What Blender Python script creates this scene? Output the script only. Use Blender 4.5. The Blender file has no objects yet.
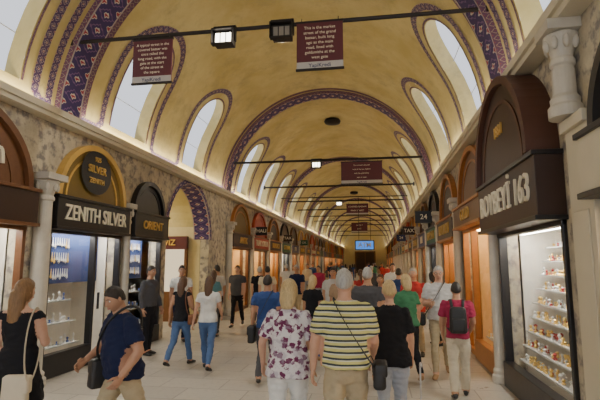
import bpy, bmesh, math, random
import numpy as np
from mathutils import Vector, Matrix, noise
random.seed(7)
scene = bpy.context.scene
COL = scene.collection
XL, XR = -5.1, 1.9
XC, R, ZS = -1.6, 3.5, 4.12
YN, YF = -5.0, 78.0
PI = math.pi

# ------------------------------------------------------------ materials
MATS = {}
class NT:
    def __init__(s, m):
        m.use_nodes = True
        s.nt = m.node_tree; s.nt.nodes.clear()
        s.out = s.nt.nodes.new('ShaderNodeOutputMaterial')
    def n(s, t, **k):
        x = s.nt.nodes.new(t)
        for a, b in k.items(): setattr(x, a, b)
        return x
    def l(s, a, b): s.nt.links.new(a, b)
    def m(s, op, a, b=None, c=None):
        x = s.n('ShaderNodeMath', operation=op)
        for i, v in enumerate((a, b, c)):
            if v is None: continue
            if isinstance(v, (int, float)): x.inputs[i].default_value = v
            else: s.l(v, x.inputs[i])
        return x.outputs[0]
    def mix(s, f, a, b):
        x = s.n('ShaderNodeMix', data_type='RGBA')
        for i, v in ((0, f), (6, a), (7, b)):
            if isinstance(v, (int, float)): x.inputs[i].default_value = v
            elif isinstance(v, tuple): x.inputs[i].default_value = (*v, 1) if len(v) == 3 else v
            else: s.l(v, x.inputs[i])
        return x.outputs[2]
    def noise(s, scale, detail=4, vec=None, rough=.6):
        x = s.n('ShaderNodeTexNoise'); x.inputs['Scale'].default_value = scale
        x.inputs['Detail'].default_value = detail; x.inputs['Roughness'].default_value = rough
        if vec is not None: s.l(vec, x.inputs['Vector'])
        return x.outputs['Fac']
    def obj(s): return s.n('ShaderNodeTexCoord').outputs['Object']
    def ramp(s, f, a, b):
        x = s.n('ShaderNodeMapRange'); x.inputs[1].default_value = a; x.inputs[2].default_value = b
        s.l(f, x.inputs[0]); return x.outputs[0]
    def bsdf(s, col, rough=.6, metal=0, bump=None, bstr=.3, bdist=.01, spec=.5):
        b = s.n('ShaderNodeBsdfPrincipled')
        if isinstance(col, tuple): b.inputs['Base Color'].default_value = (*col[:3], 1)
        else: s.l(col, b.inputs['Base Color'])
        if isinstance(rough, (int, float)): b.inputs['Roughness'].default_value = rough
        else: s.l(rough, b.inputs['Roughness'])
        b.inputs['Metallic'].default_value = metal
        b.inputs['Specular IOR Level'].default_value = spec
        if bump is not None:
            u = s.n('ShaderNodeBump'); u.inputs['Strength'].default_value = bstr
            u.inputs['Distance'].default_value = bdist
            s.l(bump, u.inputs['Height']); s.l(u.outputs[0], b.inputs['Normal'])
        s.l(b.outputs[0], s.out.inputs[0]); return b

def mat(name, col, rough=.6, metal=0, vary=.12, scale=8, bump=.15):
    if name in MATS: return MATS[name]
    m = bpy.data.materials.new(name); t = NT(m)
    o = t.obj(); f = t.noise(scale, 5, o)
    a = tuple(c*(1-vary) for c in col); b = tuple(min(1, c*(1+vary)) for c in col)
    t.bsdf(t.mix(f, a, b), rough, metal, f, bump, .01)
    MATS[name] = m; return m

def cloth(col, name=None, rough=.85):
    key = name or 'cloth_%.2f_%.2f_%.2f' % col
    if key in MATS: return MATS[key]
    m = bpy.data.materials.new(key); t = NT(m)
    o = t.obj(); f = t.noise(9, 3, o); g = t.noise(260, 2, o)
    h = t.m('ADD', f, t.m('MULTIPLY', g, .12))
    t.bsdf(t.mix(f, tuple(c*.78 for c in col), tuple(min(1, c*1.15) for c in col)), rough, 0, h, .6, .02, .2)
    MATS[key] = m; return m

def emis(name, col, st):
    if name in MATS: return MATS[name]
    m = bpy.data.materials.new(name); t = NT(m)
    e = t.n('ShaderNodeEmission'); e.inputs[0].default_value = (*col, 1); e.inputs[1].default_value = st
    t.l(e.outputs[0], t.out.inputs[0]); MATS[name] = m; return m

def m_glass():
    m = bpy.data.materials.new('shop_glass'); t = NT(m)
    tr = t.n('ShaderNodeBsdfTransparent'); gl = t.n('ShaderNodeBsdfGlossy'); gl.inputs['Roughness'].default_value = .03
    mx = t.n('ShaderNodeMixShader'); fr = t.n('ShaderNodeLayerWeight'); fr.inputs[0].default_value = .12
    t.l(t.m('ADD', t.m('MULTIPLY', fr.outputs[1], .35), .03), mx.inputs[0]); t.l(tr.outputs[0], mx.inputs[1]); t.l(gl.outputs[0], mx.inputs[2])
    t.l(mx.outputs[0], t.out.inputs[0]); return m
GLASS = m_glass()

def m_vault():
    m = bpy.data.materials.new('vault_plaster'); t = NT(m)
    o = t.obj(); f = t.noise(.7, 6, o, .65); g = t.noise(5, 4, o)
    c = t.mix(t.ramp(f, .35, .65), (.56, .45, .18), (.71, .61, .31))
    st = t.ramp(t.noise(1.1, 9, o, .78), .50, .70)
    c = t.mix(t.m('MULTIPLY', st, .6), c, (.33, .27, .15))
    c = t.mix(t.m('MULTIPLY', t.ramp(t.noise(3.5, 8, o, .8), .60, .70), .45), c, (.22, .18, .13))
    t.bsdf(c, .75, 0, g, .12, .02); return m
def m_wall():
    m = bpy.data.materials.new('old_wall_plaster'); t = NT(m)
    o = t.obj(); f = t.noise(1.6, 7, o, .7); g = t.noise(7, 5, o)
    c = t.mix(t.ramp(f, .38, .62), (.40, .35, .26), (.64, .57, .42))
    c = t.mix(t.m('MULTIPLY', t.ramp(g, .48, .62), .75), c, (.13, .12, .15))
    t.bsdf(c, .7, 0, g, .25, .02); return m
def m_floor():
    m = bpy.data.materials.new('floor_stone'); t = NT(m)
    o = t.obj(); b = t.n('ShaderNodeTexBrick'); b.inputs['Scale'].default_value = 1
    b.offset = .5; b.inputs['Brick Width'].default_value = .9; b.inputs['Row Height'].default_value = .55
    b.inputs['Mortar Size'].default_value = .009
    b.inputs['Color1'].default_value = (.49, .45, .39, 1); b.inputs['Color2'].default_value = (.37, .34, .30, 1)
    b.inputs['Mortar'].default_value = (.17, .155, .14, 1); t.l(o, b.inputs['Vector'])
    f = t.noise(.9, 7, o, .7); g = t.noise(14, 4, o)
    c = t.mix(t.m('MULTIPLY', t.ramp(f, .35, .7), .6), b.outputs['Color'], (.54, .50, .44))
    c = t.mix(t.m('MULTIPLY', t.ramp(g, .5, .75), .35), c, (.22, .20, .18))
    t.bsdf(c, t.ramp(f, -.15, 1.6), 0, g, .08, .01, .5); return m
def m_pattern(name, base, c1, c2, k, line, core):
    m = bpy.data.materials.new(name); t = NT(m)
    uv = t.n('ShaderNodeTexCoord').outputs['UV']; s = t.n('ShaderNodeSeparateXYZ'); t.l(uv, s.inputs[0])
    u, v = s.outputs[0], s.outputs[1]
    fu = t.m('ABSOLUTE', t.m('SUBTRACT', t.m('FRACT', t.m('MULTIPLY', u, k)), .5))
    fv = t.m('ABSOLUTE', t.m('SUBTRACT', v, .5))
    d = t.m('ADD', fu, fv)
    wob = t.m('MULTIPLY', t.m('SINE', t.m('MULTIPLY', t.m('ADD', u, v), 40)), .03)
    d = t.m('ADD', d, wob)
    c = t.mix(t.m('LESS_THAN', d, .40), base, c1)
    c = t.mix(t.m('LESS_THAN', d, .33), c, base)
    c = t.mix(t.m('LESS_THAN', d, .17), c, c2)
    c = t.mix(t.m('LESS_THAN', d, .09), c, core)
    c = t.mix(t.m('GREATER_THAN', d, .74), c, c2)
    c = t.mix(t.m('GREATER_THAN', d, .80), c, core)
    c = t.mix(t.m('GREATER_THAN', fv, .44), c, line)
    t.bsdf(c, .6); return m
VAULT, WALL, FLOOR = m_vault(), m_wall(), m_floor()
PAT1 = m_pattern('painted_arch_pattern', (.045, .025, .13), (.18, .10, .26), (.62, .56, .50), 3.2, (.42, .36, .36), (.36, .04, .07))
PAT2 = m_pattern('painted_border_pattern', (.075, .04, .12), (.38, .32, .34), (.55, .46, .38), 7, (.48, .40, .28), (.26, .05, .08))
PAT3 = m_pattern('painted_violet_border', (.13, .06, .12), (.42, .35, .27), (.10, .06, .15), 9, (.16, .08, .11), (.25, .06, .08))
MARBLE = mat('aged_marble', (.56, .52, .44), .45, 0, .25, 5)
CREAM = mat('cream_paint', (.64, .58, .44), .6, 0, .1, 2)
IRON = mat('dark_iron', (.035, .03, .03), .5, .6)
GOLD = mat('gold_letter', (.75, .50, .15), .35, .5)
GOLDM = mat('gold_goods', (.85, .58, .18), .3, .5)
SILV = mat('silver_goods', (.8, .8, .8), .3, .4)
CREAML = mat('cream_letter', (.85, .78, .6), .5)
BLACK = mat('black_frame', (.015, .014, .016), .35)
DBROWN = mat('dark_brown_board', (.04, .018, .012), .45)
BROWN = mat('brown_wood', (.16, .065, .025), .4, 0, .3, 12)
ORANGE = mat('orange_wood', (.42, .17, .045), .4, 0, .25, 12)
OLIVE = mat('olive_board', (.20, .13, .03), .5)
REDB = mat('red_board', (.42, .05, .02), .45)
GREENB = mat('green_board', (.03, .12, .06), .45)
NAVYB = mat('navy_board', (.03, .04, .13), .45)
MAROON = mat('maroon_board', (.10, .015, .025), .5)
SHOPW = mat('shop_interior_white', (.78, .74, .66), .6)
SHOPY = mat('shop_interior_warm', (.75, .52, .25), .6)
BLUEV = mat('blue_velvet', (.03, .06, .20), .8)
STRIPW = emis('shop_light_white', (1, .94, .82), 46)
STRIPY = emis('shop_light_warm', (1, .74, .40), 38)
WINGL = emis('clerestory_glass', (.88, .91, 1.0), 1.25)

# ------------------------------------------------------------ mesh builder
class MB:
    def __init__(s): s.v = []; s.f = []; s.m = []; s.uv = []
    def face(s, pts, m=0, uv=None):
        b = len(s.v); s.v += [tuple(p) for p in pts]; s.f.append(tuple(range(b, b+len(pts)))); s.m.append(m)
        s.uv.append(uv)
    def add(s, V, F, m=0):
        b = len(s.v); s.v += [tuple(p) for p in V]
        for f in F: s.f.append(tuple(i+b for i in f)); s.m.append(m); s.uv.append(None)
    def box(s, x0, x1, y0, y1, z0, z1, m=0):
        V = [(x, y, z) for x in (x0, x1) for y in (y0, y1) for z in (z0, z1)]
        F = [(0, 1, 3, 2), (4, 6, 7, 5), (0, 4, 5, 1), (2, 3, 7, 6), (0, 2, 6, 4), (1, 5, 7, 3)]
        s.add(V, F, m)
    def w(s, side, a0, a1, z0, z1, d0, d1, m=0):
        if side == 'L': xs = sorted((XL+d0, XL+d1))
        else: xs = sorted((XR-d0, XR-d1))
        s.box(xs[0], xs[1], a0, a1, z0, z1, m)
    def obj(s, name, mats, parent=None, smooth=False, merge=False, bevel=0):
        me = bpy.data.meshes.new(name); me.from_pydata(s.v, [], s.f)
        for m in mats: me.materials.append(m)
        me.polygons.foreach_set('material_index', s.m)
        if any(u for u in s.uv):
            l = me.uv_layers.new(name='UVMap'); k = 0
            for i, f in enumerate(s.f):
                for j in range(len(f)):
                    if s.uv[i]: l.data[k].uv = s.uv[i][j]
                    k += 1
        bm = bmesh.new(); bm.from_mesh(me)
        if merge: bmesh.ops.remove_doubles(bm, verts=bm.verts, dist=.0005)
        else: bmesh.ops.recalc_face_normals(bm, faces=bm.faces)
        bm.to_mesh(me); bm.free()
        if smooth: me.polygons.foreach_set('use_smooth', [True]*len(me.polygons))
        o = bpy.data.objects.new(name, me); COL.objects.link(o)
        if parent: o.parent = parent
        if bevel:
            b = o.modifiers.new('bevel', 'BEVEL'); b.width = bevel; b.segments = 2; b.limit_method = 'ANGLE'
        return o

def empty(name, loc=(0, 0, 0)):
    e = bpy.data.objects.new(name, None); COL.objects.link(e); e.location = loc; e.empty_display_size = .1
    return e
def WP(side, a, z, d): return Vector((XL+d if side == 'L' else XR-d, a, z))
def tube(pts, rads, n=12, cap=True):
    pts = [Vector(p) for p in pts]; N = len(pts); rr = [(r, r) if isinstance(r, (int, float)) else r for r in rads]
    tan = []
    for i in range(N):
        t = (pts[min(i+1, N-1)]-pts[max(i-1, 0)]); tan.append(t.normalized() if t.length > 1e-9 else Vector((0, 0, 1)))
    P = []
    if cap:
        for k, c in ((.92, .4), (.6, .8)): P.append((pts[0]-tan[0]*min(rr[0])*k, (rr[0][0]*c, rr[0][1]*c), tan[0]))
    for i in range(N): P.append((pts[i], rr[i], tan[i]))
    if cap:
        for k, c in ((.6, .8), (.92, .4)): P.append((pts[-1]+tan[-1]*min(rr[-1])*k, (rr[-1][0]*c, rr[-1][1]*c), tan[-1]))
    V = []; F = []
    for p, r, t in P:
        ref = Vector((1, 0, 0)) if abs(t.x) < .8 else Vector((0, 1, 0))
        a = (ref-t*ref.dot(t)).normalized(); b = t.cross(a)
        for j in range(n):
            q = 2*PI*j/n; V.append(p+a*math.cos(q)*r[0]+b*math.sin(q)*r[1])
    for i in range(len(P)-1):
        for j in range(n):
            k = (j+1) % n; F.append((i*n+j, i*n+k, (i+1)*n+k, (i+1)*n+j))
    F.append(tuple(reversed(range(n)))); F.append(tuple(range((len(P)-1)*n, len(P)*n)))
    return V, F
def lathe(prof, c, n=20):
    V = []; F = []
    for r, z in prof:
        for j in range(n): q = 2*PI*j/n; V.append((c[0]+r*math.cos(q), c[1]+r*math.sin(q), c[2]+z))
    for i in range(len(prof)-1):
        for j in range(n): k = (j+1) % n; F.append((i*n+j, i*n+k, (i+1)*n+k, (i+1)*n+j))
    F.append(tuple(reversed(range(n)))); F.append(tuple(range((len(prof)-1)*n, len(prof)*n)))
    return V, F
def ellip(c, r, nu=14, nv=10):
    V = []; F = []
    for i in range(nv+1):
        ph = PI*i/nv
        for j in range(nu):
            q = 2*PI*j/nu
            V.append((c[0]+r[0]*math.sin(ph)*math.cos(q), c[1]+r[1]*math.sin(ph)*math.sin(q), c[2]+r[2]*math.cos(ph)))
    for i in range(nv):
        for j in range(nu):
            k = (j+1) % nu; F.append((i*nu+j, (i+1)*nu+j, (i+1)*nu+k, i*nu+k))
    return V, F
def text(body, size, pos, facing, m, parent, ext=.012, name='lettering', wmax=None, tilt=0, off=.012, sx=1.0):
    cu = bpy.data.curves.new(name, 'FONT'); cu.body = body; cu.size = size; cu.extrude = ext
    cu.align_x = 'CENTER'; cu.align_y = 'CENTER'; cu.resolution_u = 3; cu.offset = size*off
    o = bpy.data.objects.new(name, cu); COL.objects.link(o); cu.materials.append(m)
    if facing == 'L': c = ((0, 1, 0), (0, 0, 1), (1, 0, 0))
    elif facing == 'R': c = ((0, -1, 0), (0, 0, 1), (-1, 0, 0))
    else: c = ((1, 0, 0), (0, 0, 1), (0, -1, 0))
    M = Matrix((c[0], c[1], c[2])).transposed().to_4x4()
    o.matrix_world = Matrix.Translation(pos) @ M @ Matrix.Rotation(tilt, 4, 'Z')
    if wmax:
        bpy.context.view_layer.update()
        if o.dimensions.x > wmax: k = wmax/o.dimensions.x; o.scale = (k, min(1, k*1.3), 1)
    if parent: o.parent = parent
    return o

# ------------------------------------------------------------ people
def skin(c, n): 
    if n in MATS: return MATS[n]
    m = bpy.data.materials.new(n); t = NT(m); f = t.noise(30, 3, t.obj())
    b = t.bsdf(t.mix(f, tuple(x*.9 for x in c), tuple(x*1.06 for x in c)), .5, 0, f, .1, .003)
    b.inputs['Subsurface Weight'].default_value = .08; b.inputs['Subsurface Radius'].default_value = (.02, .008, .004)
    MATS[n] = m; return m
SK1 = skin((.60, .35, .24), 'skin_fair'); SK2 = skin((.48, .26, .16), 'skin_tan'); SK3 = skin((.34, .18, .11), 'skin_brown')
def hairm(c, n):
    if n in MATS: return MATS[n]
    m = bpy.data.materials.new(n); t = NT(m)
    mp = t.n('ShaderNodeMapping'); mp.inputs['Scale'].default_value = (90, 90, 12); t.l(t.obj(), mp.inputs[0])
    f = t.noise(1, 3, mp.outputs[0])
    t.bsdf(t.mix(f, tuple(x*.4 for x in c), tuple(min(1, x*1.6) for x in c)), .5, 0, f, .7, .01); MATS[n] = m; return m
HB = hairm((.022, .016, .013), 'hair_black'); HBR = hairm((.10, .05, .025), 'hair_brown'); HBL = hairm((.54, .40, .20), 'hair_blonde')
HGR = hairm((.42, .41, .39), 'hair_grey')
EYEW = mat('eye_white', (.8, .78, .74), .3); EYED = mat('eye_iris', (.03, .02, .015), .2); LIP = mat('lips', (.42, .15, .12), .5)
SHB = mat('shoe_black', (.02, .018, .018), .4); SHW = mat('shoe_white', (.6, .58, .54), .6); SHT = mat('shoe_tan', (.30, .17, .08), .5)

tmp_me = bpy.data.meshes.new('tmp'); tmp_ob = bpy.data.objects.new('tmp', tmp_me); COL.objects.link(tmp_ob)
rm = tmp_ob.modifiers.new('r', 'REMESH'); rm.mode = 'VOXEL'
sm = tmp_ob.modifiers.new('s', 'SMOOTH'); sm.factor = .5; sm.iterations = 3

def smooth01(x): x = max(0, min(1, x)); return x*x*(3-2*x)

def person(name, x, y, H, head=0, fem=False, legs=((12, 4), (-12, 14)), arms=None, top=None, bottom=None, sk=None, hair=None,
           shoes=None, sleeve=.6, hem=.9, belly=0, style='short', vox=.014, lean=0, hyaw=0, hpitch=0, leglen=1.0,
           skirt=None, neckz=1.485, loose=1.0, glasses=False, sc=1.0):
    top = top or cloth((.3, .3, .3)); bottom = bottom or cloth((.1, .12, .2)); sk = sk or SK1; hair = hair or HBR; shoes = shoes or SHB
    D = math.radians
    arms = arms or (((.16, -.10, -1), (.06, .25, -1)), ((.16, .12, -1), (.06, .35, -1)))
    LR = Matrix.Rotation(-D(lean), 3, 'X'); pv = Vector((0, 0, .95))
    def TB(p): p = Vector(p); return LR @ (p-pv)+pv
    V = []; F = []; bones = []
    def add(vf):
        b = len(V); V.extend(vf[0]); F.extend(tuple(i+b for i in f) for f in vf[1])
    def loft(prof, tb=True, n=20):
        rings = []
        for z, rx, ry, yc in prof:
            for j in range(n):
                q = 2*PI*j/n; c, s = math.cos(q), math.sin(q)
                c = math.copysign(abs(c)**.88, c); s = math.copysign(abs(s)**.88, s)
                p = Vector((rx*c, yc+ry*s, z)); rings.append(TB(p) if (tb and z > .95) else p)
        FF = []
        for i in range(len(prof)-1):
            for j in range(n): k = (j+1) % n; FF.append((i*n+j, i*n+k, (i+1)*n+k, (i+1)*n+j))
        FF.append(tuple(reversed(range(n)))); FF.append(tuple(range((len(prof)-1)*n, len(prof)*n)))
        add((rings, FF))
    b = belly
    if fem:
        tp = [(.80, .12, .09, -.01), (.87, .172, .118, -.02), (.94, .175, .122, -.02), (1.02, .150+b*.5, .105+b*.5, -.005), (1.10, .132+b*.8, .095+b, .0+b*.3),
              (1.18, .138+b*.7, .1+b*.8, .008), (1.26, .150+b*.4, .118+b*.4, .022), (1.32, .152+b*.3, .116+b*.2, .018), (1.39, .148, .092, -.002), (1.435, .125, .078, -.012),
              (1.465, .08, .062, -.015), (1.49, .055, .052, -.012)]
        shx, shr, ar = .150, .053, (.046, .042, .036, .035, .024)
    else:
        tp = [(.80, .12, .09, -.01), (.87, .160, .112, -.015), (.95, .163+b*.3, .112+b*.4, -.01), (1.03, .158+b*.8, .108+b, .0+b*.4), (1.12, .158+b, .108+b*1.2, .0+b*.5),
              (1.20, .166+b*.8, .112+b*.8, .003), (1.30, .180+b*.3, .122, .002), (1.38, .184, .112, -.006), (1.43, .160, .092, -.012), (1.465, .105, .072, -.015),
              (1.495, .062, .058, -.012)]
        shx, shr, ar = .178, .062, (.056, .050, .042, .042, .029)
    loft(tp)
    if hem < .99 and skirt is None:
        hp = [(hem, .182+b*.9, .130+b*.9, -.012), (hem+.08, .178+b*.9, .126+b, -.008)]
        hp += [(z, rx+.014, ry+.012, yc) for z, rx, ry, yc in tp if z > hem+.1 and z < 1.40]
        loft(hp)
    if skirt:
        loft([(skirt, .23, .20, 0), (skirt+.2, .21, .17, 0), (.86, .188, .135, -.01), (1.0, .16, .115, -.01), (1.1, .145+b, .108+b, 0)])
    bones.append((TB((0, -.01, .93)), TB((0, 0, 1.38)), .14, 'torso'))
    bones.append((TB((-.11, -.01, 1.42)), TB((.11, -.01, 1.42)), .06, 'torso'))
    nk0, nk1 = TB((0, -.012, 1.44)), TB((0, .004, 1.56)); nr = .046 if fem else .057
    add(tube([nk0, nk1], [nr*1.15, nr], 12)); bones.append((TB((0, -.01, 1.50)), nk1, nr, 'neck'))
    hands = []
    for side, (ua, fa) in ((1, arms[0]), (-1, arms[1])):
        u = Vector((ua[0]*side, ua[1], ua[2])).normalized(); f = Vector((fa[0]*side, fa[1], fa[2])).normalized()
        S = TB((shx*side, -.01, 1.415)); E = S+u*.285; Wr = E+f*.245
        inner = TB((shx*side*.45, -.01, 1.44))
        add(tube([inner, S, S+u*.09], [shr*.75, shr, ar[0]*1.12], 12))
        add(tube([S, S+u*.1, S+u*.2, E], [shr*.95, ar[0]*1.08, ar[1], ar[2]], 12))
        add(tube([E, E+f*.07, E+f*.16, Wr], [ar[2], ar[3]*1.02, ar[3]*.82, ar[4]], 12))
        if 0 < sleeve < 1.2:
            L = .285*min(sleeve, 1); sl = ar[0]*1.32
            add(tube([S+u*.01, S+u*L*.6, S+u*L], [shr*1.05, sl, sl*1.03], 14, cap=False))
        elif sleeve >= 1.2:
            add(tube([S, S+u*.15, E, E+f*.12, E+f*.245*min(1, sleeve-1)], [shr*1.08, ar[0]*1.28, ar[2]*1.3, ar[3]*1.25, ar[3]*1.1], 14, cap=False))
        bones.append((S, E, ar[0], 'ua')); bones.append((E, Wr, ar[3], 'fa')); hands.append((side, Wr, f))
    zmin = 9
    for side, (ha, kb) in ((1, legs[0]), (-1, legs[1])):
        a = D(ha); c = D(ha-kb); hx = .088*side
        hip = Vector((hx, -.01, .90)); t = Vector((.0*side, math.sin(a), -math.cos(a))); s = Vector((0, math.sin(c), -math.cos(c)))
        K = hip+t*.41; A = K+s*.41
        lo = loose; g = 1.06 if fem else 1.0
        add(tube([hip+Vector((0, 0, .03)), hip+t*.12, hip+t*.26, K], [.090*g, .089*g*lo**.5, .074*lo, .060*lo], 14))
        if leglen > .3: rad = [.060*lo, .061*lo, .056*lo, .047*lo*1.05]
        else: rad = [.056, .057, .045, .035]
        add(tube([K, K+s*.12, K+s*.26, A], rad, 14))
        if 0 < leglen < .97: add(tube([K, K+s*.41*leglen], [.068*lo, .075*lo], 14, cap=False))
        fp = D(min(0, -(kb-ha*.0)*.9 if ha-kb < -14 else 0))
        fd = Vector((.14*side, math.cos(fp), math.sin(fp))).normalized(); fu = Vector((0, -math.sin(fp), math.cos(fp)))
        hl = A-fu*.045-fd*.045
        pts = [hl, hl+fd*.06+fu*.006, hl+fd*.13-fu*.004, hl+fd*.20-fu*.014]
        vf = tube(pts, [(.036, .038), (.038, .045), (.047, .033), (.040, .022)], 12)
        add(vf); zmin = min(zmin, min(v.z for v in vf[0]))
        bones.append((hip, K, .075, 'th')); bones.append((K, A+Vector((0, 0, .015)), .05, 'sh')); bones.append((pts[0], pts[3], .036, 'ft'))
    tmp_me.clear_geometry(); tmp_me.from_pydata([tuple(v) for v in V], [], F); tmp_me.update()
    rm.voxel_size = vox
    bpy.context.view_layer.update()
    ev = tmp_ob.evaluated_get(bpy.context.evaluated_depsgraph_get()); em = ev.to_mesh()
    nv = len(em.vertices); P = np.empty(nv*3); em.vertices.foreach_get('co', P); P = P.reshape(-1, 3)
    Nn = np.empty(nv*3); em.vertices.foreach_get('normal', Nn); Nn = Nn.reshape(-1, 3)
    faces = [tuple(p.vertices) for p in em.polygons]
    C = np.array([P[list(f)].mean(0) for f in faces]); ev.to_mesh_clear()
    def seg(p0, p1, r):
        p0 = np.array(p0); d = np.array(p1)-p0; t = np.clip(((C-p0)@d)/(d@d), 0, 1)
        return np.linalg.norm(C-(p0+t[:, None]*d), axis=1)-r, t
    ds = []; ts = []
    for bn in bones: dd, t = seg(bn[0], bn[1], bn[2]); ds.append(dd); ts.append(t)
    ds = np.array(ds); ts = np.array(ts); best = ds.argmin(0)
    mi = []
    inv = LR.inverted()
    for i in range(len(faces)):
        lb = bones[best[i]][3]; t = ts[best[i], i]; z = C[i][2]
        if z > .95: z = (inv @ (Vector(C[i])-pv)+pv).z
        if lb in ('torso', 'th'):
            m = 2 if z > neckz and lb == 'torso' else (0 if z > hem-.004 or skirt else 1)
            if skirt and z < skirt-.02: m = 2
        elif lb == 'neck': m = 2
        elif lb == 'ua': m = 0 if t < sleeve+.01 else 2
        elif lb == 'fa': m = 0 if sleeve > 1 and t < sleeve-1 else 2
        elif lb == 'sh': m = 1 if t < leglen else 2
        else: m = 3
        if skirt and lb == 'sh': m = 2
        if lb == 'sh' and skirt and z > skirt-.01: m = 0
        mi.append(m)
    sd = random.random()*50
    amp = np.zeros(nv)
    for f, m in zip(faces, mi):
        if m in (0, 1):
            for k in f: amp[k] = 1
    for k in range(nv):
        if amp[k]:
            p = P[k]; q = noise.noise(Vector((p[0]*9+sd, p[1]*9, p[2]*6)))+.6*noise.noise(Vector((p[0]*18+sd, p[1]*18, p[2]*28)))
            P[k] += Nn[k]*q*.015
    MBo = MB(); MBo.v = [tuple(p) for p in P]; MBo.f = faces; MBo.m = mi; MBo.uv = [None]*len(faces)
    # head
    near = vox < .02
    HC = Vector((0, .016, 1.632)); HR = Matrix.Rotation(D(hyaw), 3, 'Z') @ Matrix.Rotation(-D(hpitch), 3, 'X'); npv = Vector((0, 0, 1.52))
    def TH(p): p = HR @ (Vector(p)+HC-npv)+npv; return TB(p)
    nu, nvv = (40, 32) if near else (18, 14)
    hv, hf = ellip((0, 0, 0), (1, 1, 1), nu, nvv); hv2 = []; hh = []
    for (dx, dy, dz) in hv:
        px, py, pz = .073*dx, .094*dy, .118*dz
        if dz < 0:
            px *= 1-.36*dz*dz
            py *= (1-.30*dz*dz) if dy < 0 else (1-.10*dz*dz)
        if dy > 0:
            py += .020*math.exp(-(px/.012)**2-((pz+.022)/.018)**2)+.011*math.exp(-(px/.010)**2-((pz-.004)/.026)**2)
            py -= .011*math.exp(-((abs(px)-.031)/.016)**2-((pz-.012)/.013)**2)
            py += .006*math.exp(-(px/.022)**2-((pz+.055)/.012)**2)+.010*math.exp(-(px/.025)**2-((pz+.1)/.02)**2)
            py += .004*math.exp(-((pz-.034)/.010)**2)
        hv2.append(TH((px, py, pz)))
        hl = (-.12+.72*dy) if dy > 0 else (-.12+.42*dy)
        vol = .11
        if style in ('bob', 'long', 'pony'):
            if dy < .30 and style != 'pony': hl = -.85+max(0, dy)*1.6
            vol = .17 if style != 'pony' else .10
        f = smooth01((dz-hl)/.22+.15)
        nz = noise.noise(Vector((dx*5+sd, dy*5, dz*5)))*.035+noise.noise(Vector((dx*16+sd, dy*16, dz*6)))*.035
        k = .90+(.10+vol+nz)*f
        hx, hy, hz = .073*dx, .094*dy, .118*dz
        if dz < 0 and style == 'short': hx *= 1-.36*dz*dz; hy *= (1-.30*dz*dz) if dy < 0 else 1
        hh.append(TH((hx*k, hy*k, hz*(k if dz > 0 else min(k, 1.05)))))
    MBo.add(hv2, hf, 2)
    if style != 'bald': MBo.add(hh, hf, 4)
    if style in ('bob', 'long'):
        e = 1.50 if style == 'bob' else 1.36
        pp = [TH(Vector(q)-HC) for q in ((0, -.045, 1.62), (0, -.06, 1.55), (0, -.075, e))]
        MBo.add(*tube(pp, [(.082, .06), (.082, .05), (.062, .03)], 14), 4)
    if style == 'pony':
        pp = [TH(Vector(q)-HC) for q in ((0, -.08, 1.66), (0, -.125, 1.63), (0, -.125, 1.52), (0, -.11, 1.42))]
        MBo.add(*tube(pp, [.03, .032, .028, .012], 10), 4)
    for sx in (1, -1):
        v, f = ellip((0, 0, 0), (.011, .019, .032), 8, 6)
        MBo.add([TH((q[0]+.074*sx, q[1]-.005, q[2]-.002)) for q in v], f, 2)
        v, f = ellip((.031*sx, .0685, .012), (.0125, .0125, .0105), 10, 8); MBo.add([TH(q) for q in v], f, 5)
        v, f = ellip((.031*sx, .0785, .012), (.0052, .0040, .0052), 8, 6); MBo.add([TH(q) for q in v], f, 6)
        v, f = tube([(.016*sx, .091, .031), (.031*sx, .088, .035), (.046*sx, .078, .030)], [.0035, .0035, .0025], 6); MBo.add([TH(q) for q in v], f, 4)
        if glasses:
            n = 14; V2 = []; F2 = []
            for i in range(n):
                q = 2*PI*i/n
                for j in range(5): w = 2*PI*j/5; rr = .021+.0022*math.cos(w); V2.append(TH((.032*sx+rr*math.cos(q), .099+.0022*math.sin(w), .012+rr*.85*math.sin(q))))
            for i in range(n):
                for j in range(5): F2.append((i*5+j, ((i+1) % n)*5+j, ((i+1) % n)*5+(j+1) % 5, i*5+(j+1) % 5))
            MBo.add(V2, F2, 6); v, f = tube([(.053*sx, .098, .016), (.078*sx, .02, .016)], [.002, .002], 5); MBo.add([TH(q) for q in v], f, 6)
    v, f = ellip((0, .088, -.056), (.024, .010, .0045), 12, 6); MBo.add([TH(q) for q in v], f, 7)
    v, f = ellip((0, .087, -.063), (.019, .010, .005), 12, 6); MBo.add([TH(q) for q in v], f, 7)
    # hands
    for side, Wr, f in hands:
        ref = Vector((0, 1, 0)) if abs(f.y) < .75 else Vector((0, 0, 1))
        w = (ref-f*ref.dot(f)).normalized(); nrm = w.cross(f).normalized()
        if nrm.x*side > 0: nrm = -nrm
        ns = 8 if near else 5
        def orient(pts, rads, n=ns):
            V3 = []; F3 = []; pts = [Vector(p) for p in pts]
            k = len(pts)
            for i in range(k):
                t = (pts[min(i+1, k-1)]-pts[max(i-1, 0)]).normalized(); a = (w-t*w.dot(t))
                if a.length < .1: a = nrm-t*nrm.dot(t)
                a.normalize(); bb = t.cross(a); r = rads[i]; r = r if isinstance(r, tuple) else (r, r)
                for j in range(n): q = 2*PI*j/n; V3.append(pts[i]+a*math.cos(q)*r[0]+bb*math.sin(q)*r[1])
            for i in range(k-1):
                for j in range(n): l = (j+1) % n; F3.append((i*n+j, i*n+l, (i+1)*n+l, (i+1)*n+j))
            F3.append(tuple(reversed(range(n)))); F3.append(tuple(range((k-1)*n, k*n))); MBo.add(V3, F3, 2)
        orient([Wr-f*.02, Wr+f*.015, Wr+f*.045, Wr+f*.085, Wr+f*.094], [(.026, .023), (.031, .018), (.039, .017), (.040, .014), (.033, .008)], 10)
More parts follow.
